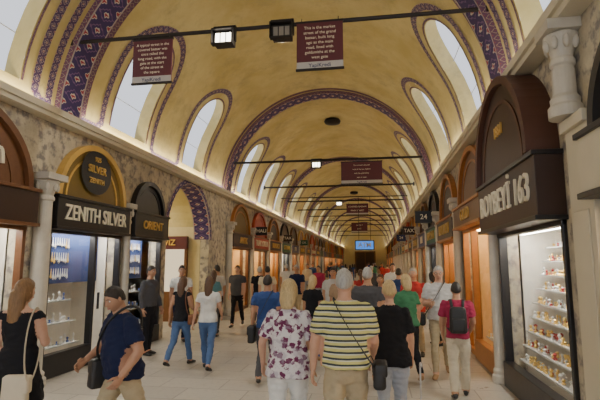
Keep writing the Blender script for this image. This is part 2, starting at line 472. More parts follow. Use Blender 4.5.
        for i, (off, L) in enumerate(((.029, .070), (.0105, .078), (-.0095, .073), (-.028, .058))):
            b0 = Wr+f*.082+w*off; d1 = (f+nrm*.25+w*off*1.5).normalized(); d2 = (f*.8+nrm*.65).normalized(); d3 = (f*.35+nrm*.95).normalized()
            p1 = b0+d1*L*.45; p2 = p1+d2*L*.32; p3 = p2+d3*L*.23
            orient([b0, b0+d1*L*.22, p1, p2, p3, p3+d3*.004], [.0092, .0088, .0085, .0078, .0062, .003])
        t0 = Wr+f*.022+w*.026; d1 = (f*.65+w*.75+nrm*.25).normalized(); d2 = (f*.9+w*.3+nrm*.4).normalized()
        orient([t0-d1*.012, t0+d1*.035, t0+d1*.035+d2*.028, t0+d1*.035+d2*.05], [.013, .011, .0095, .005])
    s = H/1.75
    MBo.v = [(p[0]*s*(sc if p[2] < 1.5 else 1), p[1]*s*(sc if p[2] < 1.5 else 1), (p[2]-zmin+.001)*s) for p in MBo.v]
    o = MBo.obj(name, [top, bottom, sk, shoes, hair, EYEW, EYED, LIP], smooth=True, merge=True)
    o.location = (x, y, 0); o.rotation_euler = (0, 0, D(head))
    return o, s, -zmin

def attach(o, x, y, head): o.location = (x, y, 0); o.rotation_euler = (0, 0, math.radians(head))
def rbox(mb, c, h, m=0, r=.03, pinch=.0):
    bm = bmesh.new(); bmesh.ops.create_cube(bm, size=1)
    for v in bm.verts: v.co = Vector((v.co.x*2*h[0]*(1-pinch*(v.co.z > 0)), v.co.y*2*h[1]*(1-pinch*(v.co.z > 0)), v.co.z*2*h[2]))
    bmesh.ops.bevel(bm, geom=bm.edges[:], offset=r, segments=3, affect='EDGES', profile=.5)
    bm.verts.ensure_lookup_table(); bm.verts.index_update()
    V = [tuple(v.co+Vector(c)) for v in bm.verts]; F = [tuple(v.index for v in f.verts) for f in bm.faces]; bm.free(); mb.add(V, F, m)
def shoulder_bag(x, y, head, s, side, m, size=(.07, .16, .13), z=.93, belly=0, dy=-.03, shortstrap=False, xx=None):
    mb = MB(); xx = side*(.245+belly) if xx is None else xx
    rbox(mb, (xx, dy, z-size[2]), size, 0, .035, .1)
    rbox(mb, (xx+side*.012, dy, z-size[2]*.55), (size[0]*.98, size[1]*.94, size[2]*.5), 0, .02)
    if shortstrap: A0 = Vector((side*.14, -.01, 1.475)); 
    else: A0 = Vector((-side*.10, -.01, 1.50))
    A1 = Vector((side*(.22+belly), dy, z-.06)); c = (A0+A1)/2; A = (A0-A1)/2
    n = 28; pts = []
    for i in range(n+1):
        q = 2*PI*i/n; pts.append(c+A*math.cos(q)+Vector((0, 1, 0))*math.sin(q)*(.152+belly*(.9 if not shortstrap else 0)))
    v, f = tube(pts, [(.004, .014)]*len(pts), 6, cap=False); mb.add(v, f, 0)
    mb.v = [(p[0]*s, p[1]*s, p[2]*s) for p in mb.v]
    o = mb.obj('shoulder_bag', [m], smooth=True, merge=True); attach(o, x, y, head); return o
BAGB = mat('bag_black_leather', (.02, .02, .022), .5); BAGW = mat('bag_cream', (.62, .55, .42), .6)

def m_stripe():
    m = bpy.data.materials.new('striped_polo_cloth'); t = NT(m); s = t.n('ShaderNodeSeparateXYZ'); t.l(t.obj(), s.inputs[0])
    z = t.m('FRACT', t.m('MULTIPLY', s.outputs[2], 21)); f = t.noise(9, 3, t.obj())
    c = t.mix(t.m('LESS_THAN', z, .34), (.66, .62, .24), (.04, .05, .07))
    c = t.mix(t.m('GREATER_THAN', z, .80), c, (.68, .68, .60))
    c = t.mix(t.m('MULTIPLY', f, .2), c, (.2, .2, .1))
    t.bsdf(c, .85, 0, f, .5, .02, .2); return m
def m_print(n, a, b, sc):
    m = bpy.data.materials.new(n); t = NT(m); o = t.obj(); v = t.n('ShaderNodeTexVoronoi'); v.inputs['Scale'].default_value = sc
    t.l(o, v.inputs['Vector']); f = t.noise(sc*2.2, 5, o); s = t.m('ADD', v.outputs['Distance'], t.m('MULTIPLY', f, 1.3))
    c = t.mix(t.ramp(s, 1.06, 1.14), a, b); c = t.mix(t.m('MULTIPLY', t.ramp(t.noise(sc, 3, o), .5, .6), .5), c, (.40, .34, .42))
    t.bsdf(c, .85, 0, t.noise(9, 3, o), .5, .02, .2); return m
JEAN = cloth((.09, .16, .33), 'blue_jeans'); KH = cloth((.46, .38, .25), 'khaki'); WH = cloth((.74, .74, .72), 'white_cloth')
BK = cloth((.016, .016, .020), 'black_cloth'); GY = cloth((.40, .44, .52), 'grey_blue_cloth'); NV = cloth((.014, .02, .06), 'navy_cloth')
BL = cloth((.04, .08, .24), 'blue_cloth'); CR = cloth((.34, .03, .08), 'crimson_cloth'); RD = cloth((.48, .05, .05), 'red_cloth')
LG = cloth((.56, .56, .56), 'lightgrey_cloth'); BEI = cloth((.62, .55, .42), 'beige_cloth'); GRN = cloth((.06, .2, .10), 'green_cloth')
TEAL = cloth((.10, .24, .27), 'teal_cloth'); PNK = cloth((.55, .25, .28), 'pink_cloth'); DG = cloth((.08, .08, .09), 'darkgrey_cloth'); OR = cloth((.36, .24, .15), 'rust_cloth')
STR = m_stripe(); PRT = m_print('maroon_print_cloth', (.16, .03, .09), (.72, .69, .70), 16)

placed = []
def P(name, x, y, *a, **k): placed.append((x, y)); return person(name, x, y, *a, **k)
P('woman', -3.20, 3.85, 1.64, 14, True, ((8, 3), (-10, 16)), (((.22, .1, -1), (-.3, .9, -.1)), ((.15, .05, -1), (-.1, .5, -1))), BK, BK, SK1, hairm((.22, .12, .05), 'hair_light_brown'), SHB,
  sleeve=.12, hem=.9, style='long', vox=.012, skirt=.60, neckz=1.44, hyaw=-25, sc=1.08)
shoulder_bag(-3.20, 3.85, 14, 1.64/1.75, 1, BAGW, (.12, .05, .16), .90, 0, -.22, True, xx=.10)
P('man', -2.26, 4.0, 1.64, 142, False, ((24, 8), (-18, 22)), (((.45, .05, -1), (-.35, .75, -.45)), ((.50, -.15, -1), (-.25, .55, -1))), NV, KH, SK2, HB, SHB,
  sleeve=.75, hem=.88, belly=.03, vox=.012, hpitch=16, hyaw=8, lean=6, sc=1.12)
shoulder_bag(-2.26, 4.0, 142, 1.64/1.75, 1, BAGB, (.07, .18, .14), .98, .04, .04)
P('woman', -3.42, 7.95, 1.56, -8, True, ((18, 4), (-16, 20)), (((.2, .25, -1), (-.1, .9, -.5)), ((.25, -.2, -1), (.1, .1, -1))), BK, JEAN, SK2, HBR, SHB, sleeve=.1, hem=.9, style='long', vox=.014)
shoulder_bag(-3.42, 7.95, -8, 1.56/1.75, 1, mat('bag_brown', (.22, .09, .04), .5), (.05, .13, .10), 1.0, 0, 0, True)
P('woman', -2.83, 7.7, 1.58, 10, True, ((-20, 18), (20, 5)), (((.25, .2, -1), (.0, .8, -.6)), ((.3, -.1, -1), (.2, .1, -1))), WH, JEAN, SK1, HBR, SHB, sleeve=.5, hem=.92, style='long', vox=.014)
P('man', -1.66, 7.1, 1.60, 4, False, ((10, 4), (-12, 14)), (((.2, .1, -1), (.0, .7, -.7)), ((.2, -.1, -1), (.1, .2, -1))), BL, DG, SK2, HB, SHB, sleeve=.6, hem=.9, vox=.014)
shoulder_bag(-1.66, 7.1, 4, 1.60/1.75, -1, BAGB, (.06, .15, .14), .92)
P('woman', -.80, 4.3, 1.64, -4, True, ((12, 4), (-10, 14)), (((.22, .12, -1), (-.05, .7, -.6)), ((.32, -.1, -1), (.1, .45, -1))), PRT, WH, SK1, HBL, SHW, sleeve=.8, hem=.84, belly=.03, style='bob', vox=.011, sc=1.10)
P('man', -.27, 4.1, 1.735, 0, False, ((9, 4), (-8, 10)), (((.25, .15, -1), (-.05, .8, -.6)), ((.28, -.12, -1), (.08, .1, -1))), STR, KH, SK1, HGR, SHW, sleeve=.8, hem=.93, belly=.035, vox=.011, loose=1.12, sc=1.02)
shoulder_bag(-.27, 4.1, 0, 1.735/1.75, 1, BAGB, (.055, .12, .11), .98, .045, 0)
P('woman', .14, 4.95, 1.61, 2, True, ((8, 3), (-8, 10)), (((.22, .05, -1), (.05, .35, -1)), ((.25, -.1, -1), (.1, .2, -1))), BK, GY, SK1, HBL, SHW, sleeve=.85, hem=.84, belly=.045, style='short', vox=.011, loose=1.1, sc=1.06)
mb = MB(); hx, hy = .14+.30, 4.95+.16
mb.add(*tube([(hx, hy+.04, .01), (hx, hy, .70), (hx, hy, .74), (hx, hy-.06, .77), (hx, hy-.11, .75)], [.009, .009, .010, .012, .011], 8), 0)
mb.obj('walking_cane', [mat('cane_metal', (.6, .6, .6), .3, .5)], smooth=True)
P('man', .72, 9.2, 1.70, 165, False, ((14, 4), (-12, 14)), (((.2, .1, -1), (-.1, .8, -.3)), ((.2, .1, -1), (-.1, .8, -.3))), RD, KH, SK1, HGR, SHB, sleeve=.6, hem=.9, belly=.04, vox=.014)
P('man', 1.02, 7.9, 1.76, 172, False, ((16, 4), (-14, 16)), (((.2, .1, -1), (-.3, .8, .1)), ((.25, .1, -1), (-.1, .4, -1))), LG, KH, SK1, HGR, SHT, sleeve=.7, hem=.9, belly=.03, vox=.012, glasses=True, hpitch=8)
shoulder_bag(1.02, 7.9, 172, 1, 1, BAGB, (.05, .12, .10), .98, .03)
P('man', 1.10, 6.75, 1.52, -6, False, ((10, 3), (-8, 10)), (((.22, .1, -1), (-.15, .6, -.6)), ((.22, .0, -1), (-.05, .4, -1))), CR, BEI, SK2, HB, SHB, sleeve=.7, hem=.9, vox=.012, loose=1.2)
mb = MB(); rbox(mb, (0, -.22, 1.19), (.135, .075, .20), 0, .05, .12); rbox(mb, (0, -.30, 1.12), (.10, .03, .10), 0, .025)
for sx in (1, -1):
    pts = [(.08*sx, -.17, 1.36), (.095*sx, -.08, 1.49), (.105*sx, .03, 1.475), (.12*sx, .125, 1.36), (.13*sx, .12, 1.2), (.16*sx, .02, 1.06), (.12*sx, -.17, 1.02)]
    mb.add(*tube(pts, [(.022, .006)]*7, 8, cap=False), 0)
k = 1.52/1.75; mb.v = [(p[0]*k, p[1]*k, p[2]*k) for p in mb.v]
o = mb.obj('backpack', [BAGB], smooth=True, merge=True); attach(o, 1.10, 6.75, -6)
P('man', -4.42, 10.2, 1.72, -150, False, ((2, 1), (-2, 2)), None, WH, NV, SK2, HB, SHB, sleeve=.6, hem=.95, vox=.016)
P('man', -4.45, 8.75, 1.72, -100, False, ((2, 1), (-2, 2)), None, DG, BK, SK2, HB, SHB, sleeve=1.9, hem=.95, vox=.016)
P('man', -4.05, 11.6, 1.72, 60, False, ((5, 1), (-5, 4)), None, LG, BK, SK2, HB, SHB, sleeve=.7, hem=.95, vox=.018)
P('woman', -3.9, 10.9, 1.6, 10, True, ((12, 4), (-12, 14)), None, TEAL, DG, SK1, HBR, SHB, sleeve=.7, hem=.9, vox=.018, style='long')
for (x, y, hd, tp, bt, fm) in ((-3.9, 12.9, 180, DG, BK, 0), (-3.35, 13.3, 10, BK, DG, 0), (-2.95, 12.6, 5, BEI, BK, 0), (-2.3, 13.6, 170, NV, KH, 0),
                            (-1.15, 8.6, -5, BK, JEAN, 1), (-.55, 8.2, 5, OR, KH, 0), (-.12, 7.2, 0, DG, DG, 0), (.1, 9.6, 180, PNK, JEAN, 1),
                            (.48, 7.6, 5, GRN, BK, 1), (-.95, 10.6, 180, LG, NV, 0), (1.25, 10.6, 20, GRN, BK, 1), (-.35, 11.4, 0, RD, JEAN, 1),
                            (.55, 11.4, 0, BL, KH, 0)):
    w = random.choice((1, -1)); q = 16*w
    P('woman' if fm else 'man', x, y, random.uniform(1.56, 1.66) if fm else random.uniform(1.66, 1.76), hd+random.uniform(-10, 10), bool(fm), ((q, 5 if w > 0 else 18), (-q, 18 if w > 0 else 5)), None, tp, bt,
      random.choice((SK1, SK2)), random.choice((HB, HBR, HBL if fm else HGR, HBR)), random.choice((SHB, SHW, SHT)), sleeve=.6, hem=.9, style=random.choice(('long', 'bob', 'pony')) if fm else 'short', vox=.018, belly=random.uniform(0, .03))
tops = [BK, WH, NV, BL, RD, LG, TEAL, BK, DG, OR, BEI, GRN, CR, WH, DG]; bots = [JEAN, KH, BK, DG, NV, GY, BK]
tries = 0; made = 0
while made < 26 and tries < 4000:
    tries += 1
    y = 13.5+40*random.random()**1.1; x = random.uniform(-4.2, 1.2)
    if y < 17 and x < -2.0: continue
    if any((x-a)**2+(y-b)**2 < .85**2 for a, b in placed): continue
    fm = random.random() < .45; w = random.choice((1, -1)); q = random.uniform(10, 20)*w
    P('woman' if fm else 'man', x, y, random.uniform(1.55, 1.68) if fm else random.uniform(1.66, 1.80), random.choice((0, 0, 180))+random.uniform(-25, 25), fm,
      ((q, 5 if w > 0 else 18), (-q, 18 if w > 0 else 5)), None, random.choice(tops), random.choice(bots), random.choice((SK1, SK2, SK3)),
      random.choice((HB, HBR, HBR, HB, HBL if fm else HGR)), random.choice((SHB, SHW)), sleeve=random.choice((.5, .7, 1.9)), hem=.9, style=random.choice(('long', 'bob', 'pony')) if fm else 'short', vox=.028 if y < 22 else .036)
    made += 1
bpy.data.objects.remove(tmp_ob)

# ------------------------------------------------------------ floor
mb = MB(); mb.box(-14, 4.5, YN, YF, -.2, 0); mb.obj('floor', [FLOOR])

# ------------------------------------------------------------ vault
RIBS = [-3.0, 6.75, 15.3, 25.5, 34.0, 42.5, 51.0, 59.5, 68.0]
def wins_for(y0, y1):
    if y0 < 0: return [1.7, 5.0]
    if y0 < 7: return [8.75, 12.2]
    L = y1-y0; n = 3 if L > 9.5 else 2; return [y0+L*(i+.5)/n for i in range(n)] if n == 2 else [17.2, 20.4, 23.6]
WW, SB, STO = .70, .34, 1.70   # half width, base arc, spring arc of window
WINS = []
for i in range(len(RIBS)-1): WINS += wins_for(RIBS[i], RIBS[i+1])
def VP_(side, s, y, rr=R):
    th = s/R; sg = -1 if side == 'L' else 1
    return (XC+sg*rr*math.cos(th), y, ZS+rr*math.sin(th))
def wtop(y):
    for wy in WINS:
        if abs(y-wy) <= WW+1e-6: return STO+math.sqrt(max(0, WW*WW-(y-wy)**2))*1.1
    return None
ys = set(np.arange(YN, YF+.01, 1.0).round(4).tolist())
for wy in WINS:
    ys = {q for q in ys if abs(q-wy) > WW+.01}
    for k in range(13): ys.add(round(wy-WW*math.cos(PI*k/12), 4))
ys = sorted(ys); TOPS = PI*R/2; GR = [TOPS*i/20 for i in range(21)]
vm = MB(); gl = MB(); RO = R+.28
for ya, yb in zip(ys[:-1], ys[1:]):
    ym = (ya+yb)/2; inw = any(abs(ym-wy) < WW for wy in WINS)
    for sd in 'LR':
        if not inw:
            for s0, s1 in zip(GR[:-1], GR[1:]): vm.face([VP_(sd, s0, ya), VP_(sd, s0, yb), VP_(sd, s1, yb), VP_(sd, s1, ya)])
        else:
            ta, tb = wtop(ya) or STO, wtop(yb) or STO
            vm.face([VP_(sd, 0, ya), VP_(sd, 0, yb), VP_(sd, SB, yb), VP_(sd, SB, ya)])
            g = [s for s in GR if s > max(ta, tb)+.02]
            vm.face([VP_(sd, ta, ya), VP_(sd, tb, yb), VP_(sd, g[0], yb), VP_(sd, g[0], ya)])
            for s0, s1 in zip(g[:-1], g[1:]): vm.face([VP_(sd, s0, ya), VP_(sd, s0, yb), VP_(sd, s1, yb), VP_(sd, s1, ya)])
            vm.face([VP_(sd, SB, ya), VP_(sd, SB, yb), VP_(sd, SB, yb, RO), VP_(sd, SB, ya, RO)])
            vm.face([VP_(sd, ta, ya), VP_(sd, tb, yb), VP_(sd, tb, yb, RO), VP_(sd, ta, ya, RO)])
            n = 4
            for i in range(n):
                fa, fb = i/n, (i+1)/n
                gl.face([VP_(sd, SB+(ta-SB)*fa, ya, RO), VP_(sd, SB+(tb-SB)*fa, yb, RO), VP_(sd, SB+(tb-SB)*fb, yb, RO), VP_(sd, SB+(ta-SB)*fb, ya, RO)])
for wy in WINS:
    for sd in 'LR':
        for e in (-WW, WW):
            for i in range(4):
                s0, s1 = SB+(STO-SB)*i/4, SB+(STO-SB)*(i+1)/4
                vm.face([VP_(sd, s0, wy+e), VP_(sd, s1, wy+e), VP_(sd, s1, wy+e, RO), VP_(sd, s0, wy+e, RO)])
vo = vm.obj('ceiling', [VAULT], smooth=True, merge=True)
es = vo.modifiers.new('es', 'EDGE_SPLIT'); es.split_angle = math.radians(40)
gl.obj('window_clerestory', [WINGL], merge=True)
mb = MB()
for wy in WINS:
    for sd in 'LR':
        for s in (1.0, 1.75):
            a = VP_(sd, s, wy-WW*.97, RO-.03); b = VP_(sd, s, wy+WW*.97, RO-.03); mb.add(*tube([a, b], [.009, .009], 5), 0)
mb.obj('window_glazing_bars', [mat('grey_bar', (.6, .6, .62), .5)])

def strip(mb, side, path, w, m, off=.012):
    L = 0; n = len(path); nrm = []
    for i in range(n):
        a = Vector(path[max(i-1, 0)]); b = Vector(path[min(i+1, n-1)]); t = (b-a).normalized(); nrm.append(Vector((-t.y, t.x)))
    for i in range(n-1):
        p, q = Vector(path[i]), Vector(path[i+1]); l2 = L+(q-p).length
        a0, a1 = p+nrm[i]*w/2, p-nrm[i]*w/2; b0, b1 = q+nrm[i+1]*w/2, q-nrm[i+1]*w/2
        mb.face([VP_(side, k.y, k.x, R-off) for k in (a0, b0, b1, a1)], m, [(L, 1), (l2, 1), (l2, 0), (L, 0)]); L = l2
bd = MB()
def archpath(wy, o, n=16, base=SB):
    pts = [(wy-WW-o, base+(STO-base)*i/5) for i in range(5)]
    pts += [(wy-(WW+o)*math.cos(PI*i/n), STO+(WW*1.1+o)*math.sin(PI*i/n)) for i in range(n+1)]
    pts += [(wy+WW+o, STO-(STO-base)*i/5) for i in range(1, 6)]; return pts
for i in range(len(RIBS)-1):
    ww = wins_for(RIBS[i], RIBS[i+1]); y0, y1 = RIBS[i]+.42, RIBS[i+1]-.42
    for sd in 'LR':
        path = [(y0, .17)]
        for w in ww:
            path += [(w-WW-.44, .17)]+archpath(w, .30, base=.3)+[(w+WW+.44, .17)]
        path += [(y1, .17)]
        strip(bd, sd, path, .17, 0)
        for w in ww: strip(bd, sd, archpath(w, .035), .04, 1, .013)
    for yy in (y0+.02, y1-.02):
        for sd in 'LR': strip(bd, sd, [(yy, .0+TOPS*j/24) for j in range(25)], .16, 1 if RIBS[i] > 6 else 0, .010)
bd.obj('trim_painted_borders', [PAT2, PAT3])
for ri, yc in enumerate(RIBS):
    mb = MB(); N = 48; r1 = R-.10; hw = .27
    for i in range(N):
        t0, t1 = PI*i/N, PI*(i+1)/N
        def q(t, y, r): return (XC-r*math.cos(t), y, ZS+r*math.sin(t))
        l0, l1 = t0*R, t1*R
        mb.face([q(t0, yc-hw, r1), q(t1, yc-hw, r1), q(t1, yc+hw, r1), q(t0, yc+hw, r1)], 0, [(l0, 0), (l1, 0), (l1, 1), (l0, 1)])
        for s in (-1, 1):
            mb.face([q(t0, yc+s*hw, r1), q(t1, yc+s*hw, r1), q(t1, yc+s*hw, R+.05), q(t0, yc+s*hw, R+.05)], 1, [(l0, 0), (l1, 0), (l1, 1), (l0, 1)])
    mb.obj('trim_ceiling_arch' if ri == 0 else 'trim_ceiling_arch.%03d' % ri, [PAT1, PAT3])

# ------------------------------------------------------------ shops
def half(mb, side, ac, zc, rx, rz, d, m=0, n=24):
    pts = [WP(side, ac-rx*math.cos(PI*i/n), zc+rz*math.sin(PI*i/n), d) for i in range(n+1)]; mb.face(pts, m)
def ring(mb, side, ac, zc, rx0, rz0, rx1, rz1, d0, d1, m=0, n=28, uv=False):
    for i in range(n):
        a0, a1 = PI*i/n, PI*(i+1)/n
        def g(a, o, d): rx, rz = (rx1, rz1) if o else (rx0, rz0); return WP(side, ac-rx*math.cos(a), zc+rz*math.sin(a), d)
        mb.face([g(a0, 0, d1), g(a1, 0, d1), g(a1, 1, d1), g(a0, 1, d1)], m, [(a0*rx1, 0), (a1*rx1, 0), (a1*rx1, 1), (a0*rx1, 1)])
        mb.face([g(a0, 0, d0), g(a1, 0, d0), g(a1, 0, d1), g(a0, 0, d1)], m, [(a0*rx1, 0), (a1*rx1, 0), (a1*rx1, 1), (a0*rx1, 1)])
        mb.face([g(a0, 1, d0), g(a1, 1, d0), g(a1, 1, d1), g(a0, 1, d1)], m)
def goods(side, a0, a1, zt, e, kind, dens=.075, step=.36, z0=.42):
    mb = MB(); i = 0; z = z0
    while z < zt-.22:
        if not (kind == 'silver' and z > z0+.8):
            dd = -.16-.28*(z-z0)
            mb.w(side, a0+.06, a1-.06, z-.02, z, dd-.16, dd+.02, 3)
            a = a0+.12
            while a < a1-.12:
                h = random.uniform(.04, .17)*min(1, step/.3); r = random.uniform(.014, .03); m = random.choice((0, 0, 1) if kind == 'gold' else ((1, 1, 1, 2) if kind == 'silver' else (0, 1, 0, 1, 4)))
                p = WP(side, a, z, dd-random.uniform(.02, .12))
                mb.add(*lathe([(r, 0), (r*1.1, h*.15), (r*.35, h*.45), (r*1.0, h*.8), (r*.3, h)], p, 7), m)
                a += dens*random.uniform(.8, 1.4)
        z += step
    if kind == 'silver':
        a = a0+.1
        while a < a1-.1:
            for zt2 in (zt-.12, zt-.38, zt-.66):
                L = random.uniform(.14, .2); p = WP(side, a, zt2-L, -.42)
                mb.add(*lathe([(.005, L), (.010, L*.5), (.022, L*.15), (.004, 0)], p, 6), 1 if random.random() < .8 else 0)
            a += .06
    return mb.obj('display_goods', [GOLDM, SILV, mat('blue_goods', (.05, .12, .4), .3), mat('glass_shelf', (.6, .62, .6), .2), mat('red_goods', (.5, .05, .05), .35)], e, smooth=False)
def shop(side, a0, a1, name, frame, board, lun, sign, letter, inter='w', kind='gold', zt=2.35, bh=.5, detail=True, lunring=None, door=True, sd=.18, size=.3, ltop=4.0, ld=.05, dens=None, step=.36, toff=.012):
    e = empty(name); W = a1-a0; ac = (a0+a1)/2
    im = SHOPW if inter == 'w' else SHOPY; lm = STRIPW if inter == 'w' else STRIPY
    mb = MB(); D = 1.0
    mb.w(side, a0, a1, 0, zt, -D-.04, -D, 0)
    mb.w(side, a0-.03, a0, 0, zt, -D, -.25, 0); mb.w(side, a1, a1+.03, 0, zt, -D, -.25, 0)
    mb.w(side, a0, a1, zt, zt+.05, -D, 0, 0); mb.w(side, a0, a1, .0, .02, -D, 0, 0)
    if kind == 'silver': mb.w(side, a0+.05, a1-.05, zt-.92, zt-.05, -.48, -.44, 1)
    mb.obj('interior', [im, BLUEV], e)
    mb = MB(); mb.w(side, a0+.15, a1-.15, zt-.05, zt-.015, -.30, -.20, 0); mb.obj('light_strip', [lm], e)
    mb = MB(); t = .065
    dw = a1-.85 if door and W > 1.7 else None
    mb.w(side, a0, a0+t, 0, zt, -.08, .04); mb.w(side, a1-t, a1, 0, zt, -.08, .04); mb.w(side, a0, a1, zt-.08, zt, -.08, .05)
    mb.w(side, a0, dw if dw else a1, 0, .36, -.08, .06)
    if dw:
        mb.w(side, dw-t/2, dw+t/2, 0, zt, -.08, .04); mb.w(side, dw, a1, 0, .10, -.06, .02); mb.w(side, dw+.12, dw+.15, .95, 1.25, .03, .07)
    mb.obj('frame', [frame], e, bevel=.008)
    g = MB(); g.face([WP(side, a0, .3, -.03), WP(side, a1, .3, -.03), WP(side, a1, zt, -.03), WP(side, a0, zt, -.03)]); g.obj('glass_pane', [GLASS], e)
    goods(side, a0+.05, dw if dw else a1-.05, zt, e, kind, dens or (.07 if detail else .16), step)
    mb = MB(); mb.w(side, a0-.04, a1+.04, zt, zt+bh, 0, sd, 0)
    mb.w(side, a0-.06, a1+.06, zt-.03, zt+.02, 0, sd+.03, 1); mb.w(side, a0-.06, a1+.06, zt+bh-.02, zt+bh+.03, 0, sd+.03, 1)
    mb.obj('sign_board', [board, frame], e, bevel=.006)
    if sign: text(sign, size, WP(side, ac, zt+bh/2, sd+.012), side, letter, e, wmax=W*.88, off=toff)
    zc = zt+bh+.03; rx = W/2-.02; rz = min(rx, ltop-zc)
    mb = MB(); half(mb, side, ac, zc, rx-.06, rz-.06, ld, 0)
    ring(mb, side, ac, zc, rx-.10, rz-.10, rx, rz, 0, ld+.07, 1)
    if detail: ring(mb, side, ac, zc, rx*.72, rz*.72, rx*.76, rz*.76, ld-.01, ld+.015, 1)
    mb.obj('lunette', [lun, lunring or frame], e)
    return e
Lsh = [(-4.5, -1.2), (-.9, 2.4), (3.35, 6.05), (6.55, 8.65), (8.95, 10.45)]
Rsh = [(-4.0, -1.0), (-.6, 2.2), (2.5, 4.1), (4.95, 7.45), (7.85, 10.3)]
e = shop('L', -4.5, -1.2, 'souvenir_shop', BROWN, DBROWN, OLIVE, 'BAZAAR', GOLD, detail=False)
e = shop('L', -.9, 2.4, 'souvenir_shop', BROWN, GREENB, DBROWN, 'HALI', GOLD, detail=False)
e = shop('L', 3.35, 6.05, 'jewelry_shop', BROWN, DBROWN, BROWN, 'Altin', CREAML, 'w', 'mix', lunring=BROWN, size=.42, dens=.05, step=.24, door=False)
text('Sultan', .5, WP('L', 4.9, 3.25, .07), 'L', CREAML, e, tilt=.1)
e = shop('L', 6.55, 8.65, 'silver_shop', BLACK, BLACK, OLIVE, 'ZENITH SILVER', CREAML, 'w', 'silver', lunring=GOLD, size=.36, toff=.006)
v = [WP('L', 7.6+.46*math.cos(2*PI*i/28), 3.42+.40*math.sin(2*PI*i/28), .10) for i in range(28)]; mb = MB(); mb.face(v, 0)
mb.obj('medallion', [BLACK], e)
text('925', .12, WP('L', 7.6, 3.66, .11), 'L', GOLD, e); text('SILVER', .19, WP('L', 7.6, 3.47, .11), 'L', GOLD, e); text('ZENITH', .13, WP('L', 7.6, 3.26, .11), 'L', GOLD, e)
e = shop('L', 8.95, 10.45, 'jewelry_shop', BLACK, BLACK, BLACK, 'ORIENT', GOLD, 'w', 'silver', zt=2.35, lunring=BLACK, size=.26)
e = shop('R', -4.0, -1.0, 'souvenir_shop', BROWN, REDB, OLIVE, 'TURKISH', GOLD, detail=False)
e = shop('R', -.6, 2.2, 'souvenir_shop', BROWN, NAVYB, DBROWN, 'CERAMIC', GOLD, detail=False)
e = shop('R', 2.5, 4.1, 'jewelry_shop', BLACK, CREAM, CREAM, '', GOLD, 'y', 'gold')
e = shop('R', 4.95, 7.45, 'jewelry_shop', BLACK, DBROWN, DBROWN, 'BOYBEYİ 163', CREAML, 'w', 'mix', zt=2.25, bh=.66, lunring=mat('lunette_brown', (.09, .035, .022), .5), door=False, sd=.28, size=.44, ltop=4.3, ld=.26, dens=.042, step=.20, toff=0)
text('1881', .2, WP('R', 6.2, 3.5, .275), 'R', GOLD, e)
e = shop('R', 7.85, 10.3, 'jewelry_shop', ORANGE, BROWN, BROWN, 'GOLD', GOLD, 'y', 'gold', zt=2.5, bh=.4, lunring=ORANGE, sd=.2)
styles = [(BROWN, DBROWN, OLIVE, 'ANTIK', GOLD, 'y', 'gold', ORANGE), (BROWN, REDB, REDB, 'TURK LOKUM', CREAML, 'y', 'mix', REDB), (ORANGE, DBROWN, DBROWN, 'KUYUMCU', GOLD, 'y', 'gold', ORANGE),
          (BLACK, GREENB, DBROWN, 'OTTOMAN', GOLD, 'w', 'gold', BLACK), (BROWN, NAVYB, DBROWN, 'DERI', CREAML, 'y', 'mix', BROWN), (ORANGE, OLIVE, BROWN, 'PIRLANTA', GOLD, 'y', 'gold', GOLD)]
a = 15.75; k = 0
while a < 72:
    a1 = a+2.5
    s = styles[k % 6]; shop('L', a, a1, 'jewelry_shop' if s[6] == 'gold' else 'souvenir_shop', s[0], s[1], s[2], s[3] if a < 40 else '', s[4], s[5], s[6], detail=a < 24, lunring=s[7], size=.34)
    Lsh.append((a, a1)); a = a1+.42; k += 1
a = 10.75; k = 2
while a < 72:
    a1 = a+2.4
    s = styles[k % 6]; shop('R', a, a1, 'jewelry_shop' if s[6] == 'gold' else 'souvenir_shop', s[0], s[1], s[2], s[3] if a < 30 else '', s[4], s[5], s[6], detail=a < 18, lunring=s[7], size=.34)
    Rsh.append((a, a1)); a = a1+.42; k += 1
# walls
SA0, SA1, SAC, SAR, SAZ = 10.75, 13.75, 12.25, 1.5, 2.5
for sd, sh, nm in (('L', Lsh, 'wall_left'), ('R', Rsh, 'wall_right')):
    mb = MB(); T = -.28; cur = YN
    ops = sorted(list(sh)+([(SA0, SA1)] if sd == 'L' else []))
    for a0, a1 in ops:
        mb.w(sd, cur, a0, 0, ZS+.05, T, 0, 0)
        if sd == 'L' and a0 == SA0:
            n = 24
            for i in range(n):
                u0, u1 = PI*i/n, PI*(i+1)/n
                q0, q1 = SAC-SAR*math.cos(u0), SAC-SAR*math.cos(u1); z0, z1 = SAZ+SAR*math.sin(u0), SAZ+SAR*math.sin(u1)
                for d in (0, -.5): mb.face([WP(sd, q0, z0, d), WP(sd, q1, z1, d), WP(sd, q1, ZS+.05, d), WP(sd, q0, ZS+.05, d)], 0)
        else:
            z = 2.5 if (sd, a0) == ('R', 7.85) else (2.25 if (sd, a0) == ('R', 4.95) else 2.35)
            mb.w(sd, a0, a1, z, ZS+.05, T, 0, 0)
        cur = a1
    mb.w(sd, cur, YF, 0, ZS+.05, T, 0, 0)
    mb.obj(nm, [WALL])
    mb = MB(); mb.w(sd, YN, YF, 4.03, 4.16, 0, .20, 0); mb.w(sd, YN, YF, 4.10, 4.20, 0, .24, 0)
    mb.obj('trim_cornice_'+nm[5:], [CREAM])
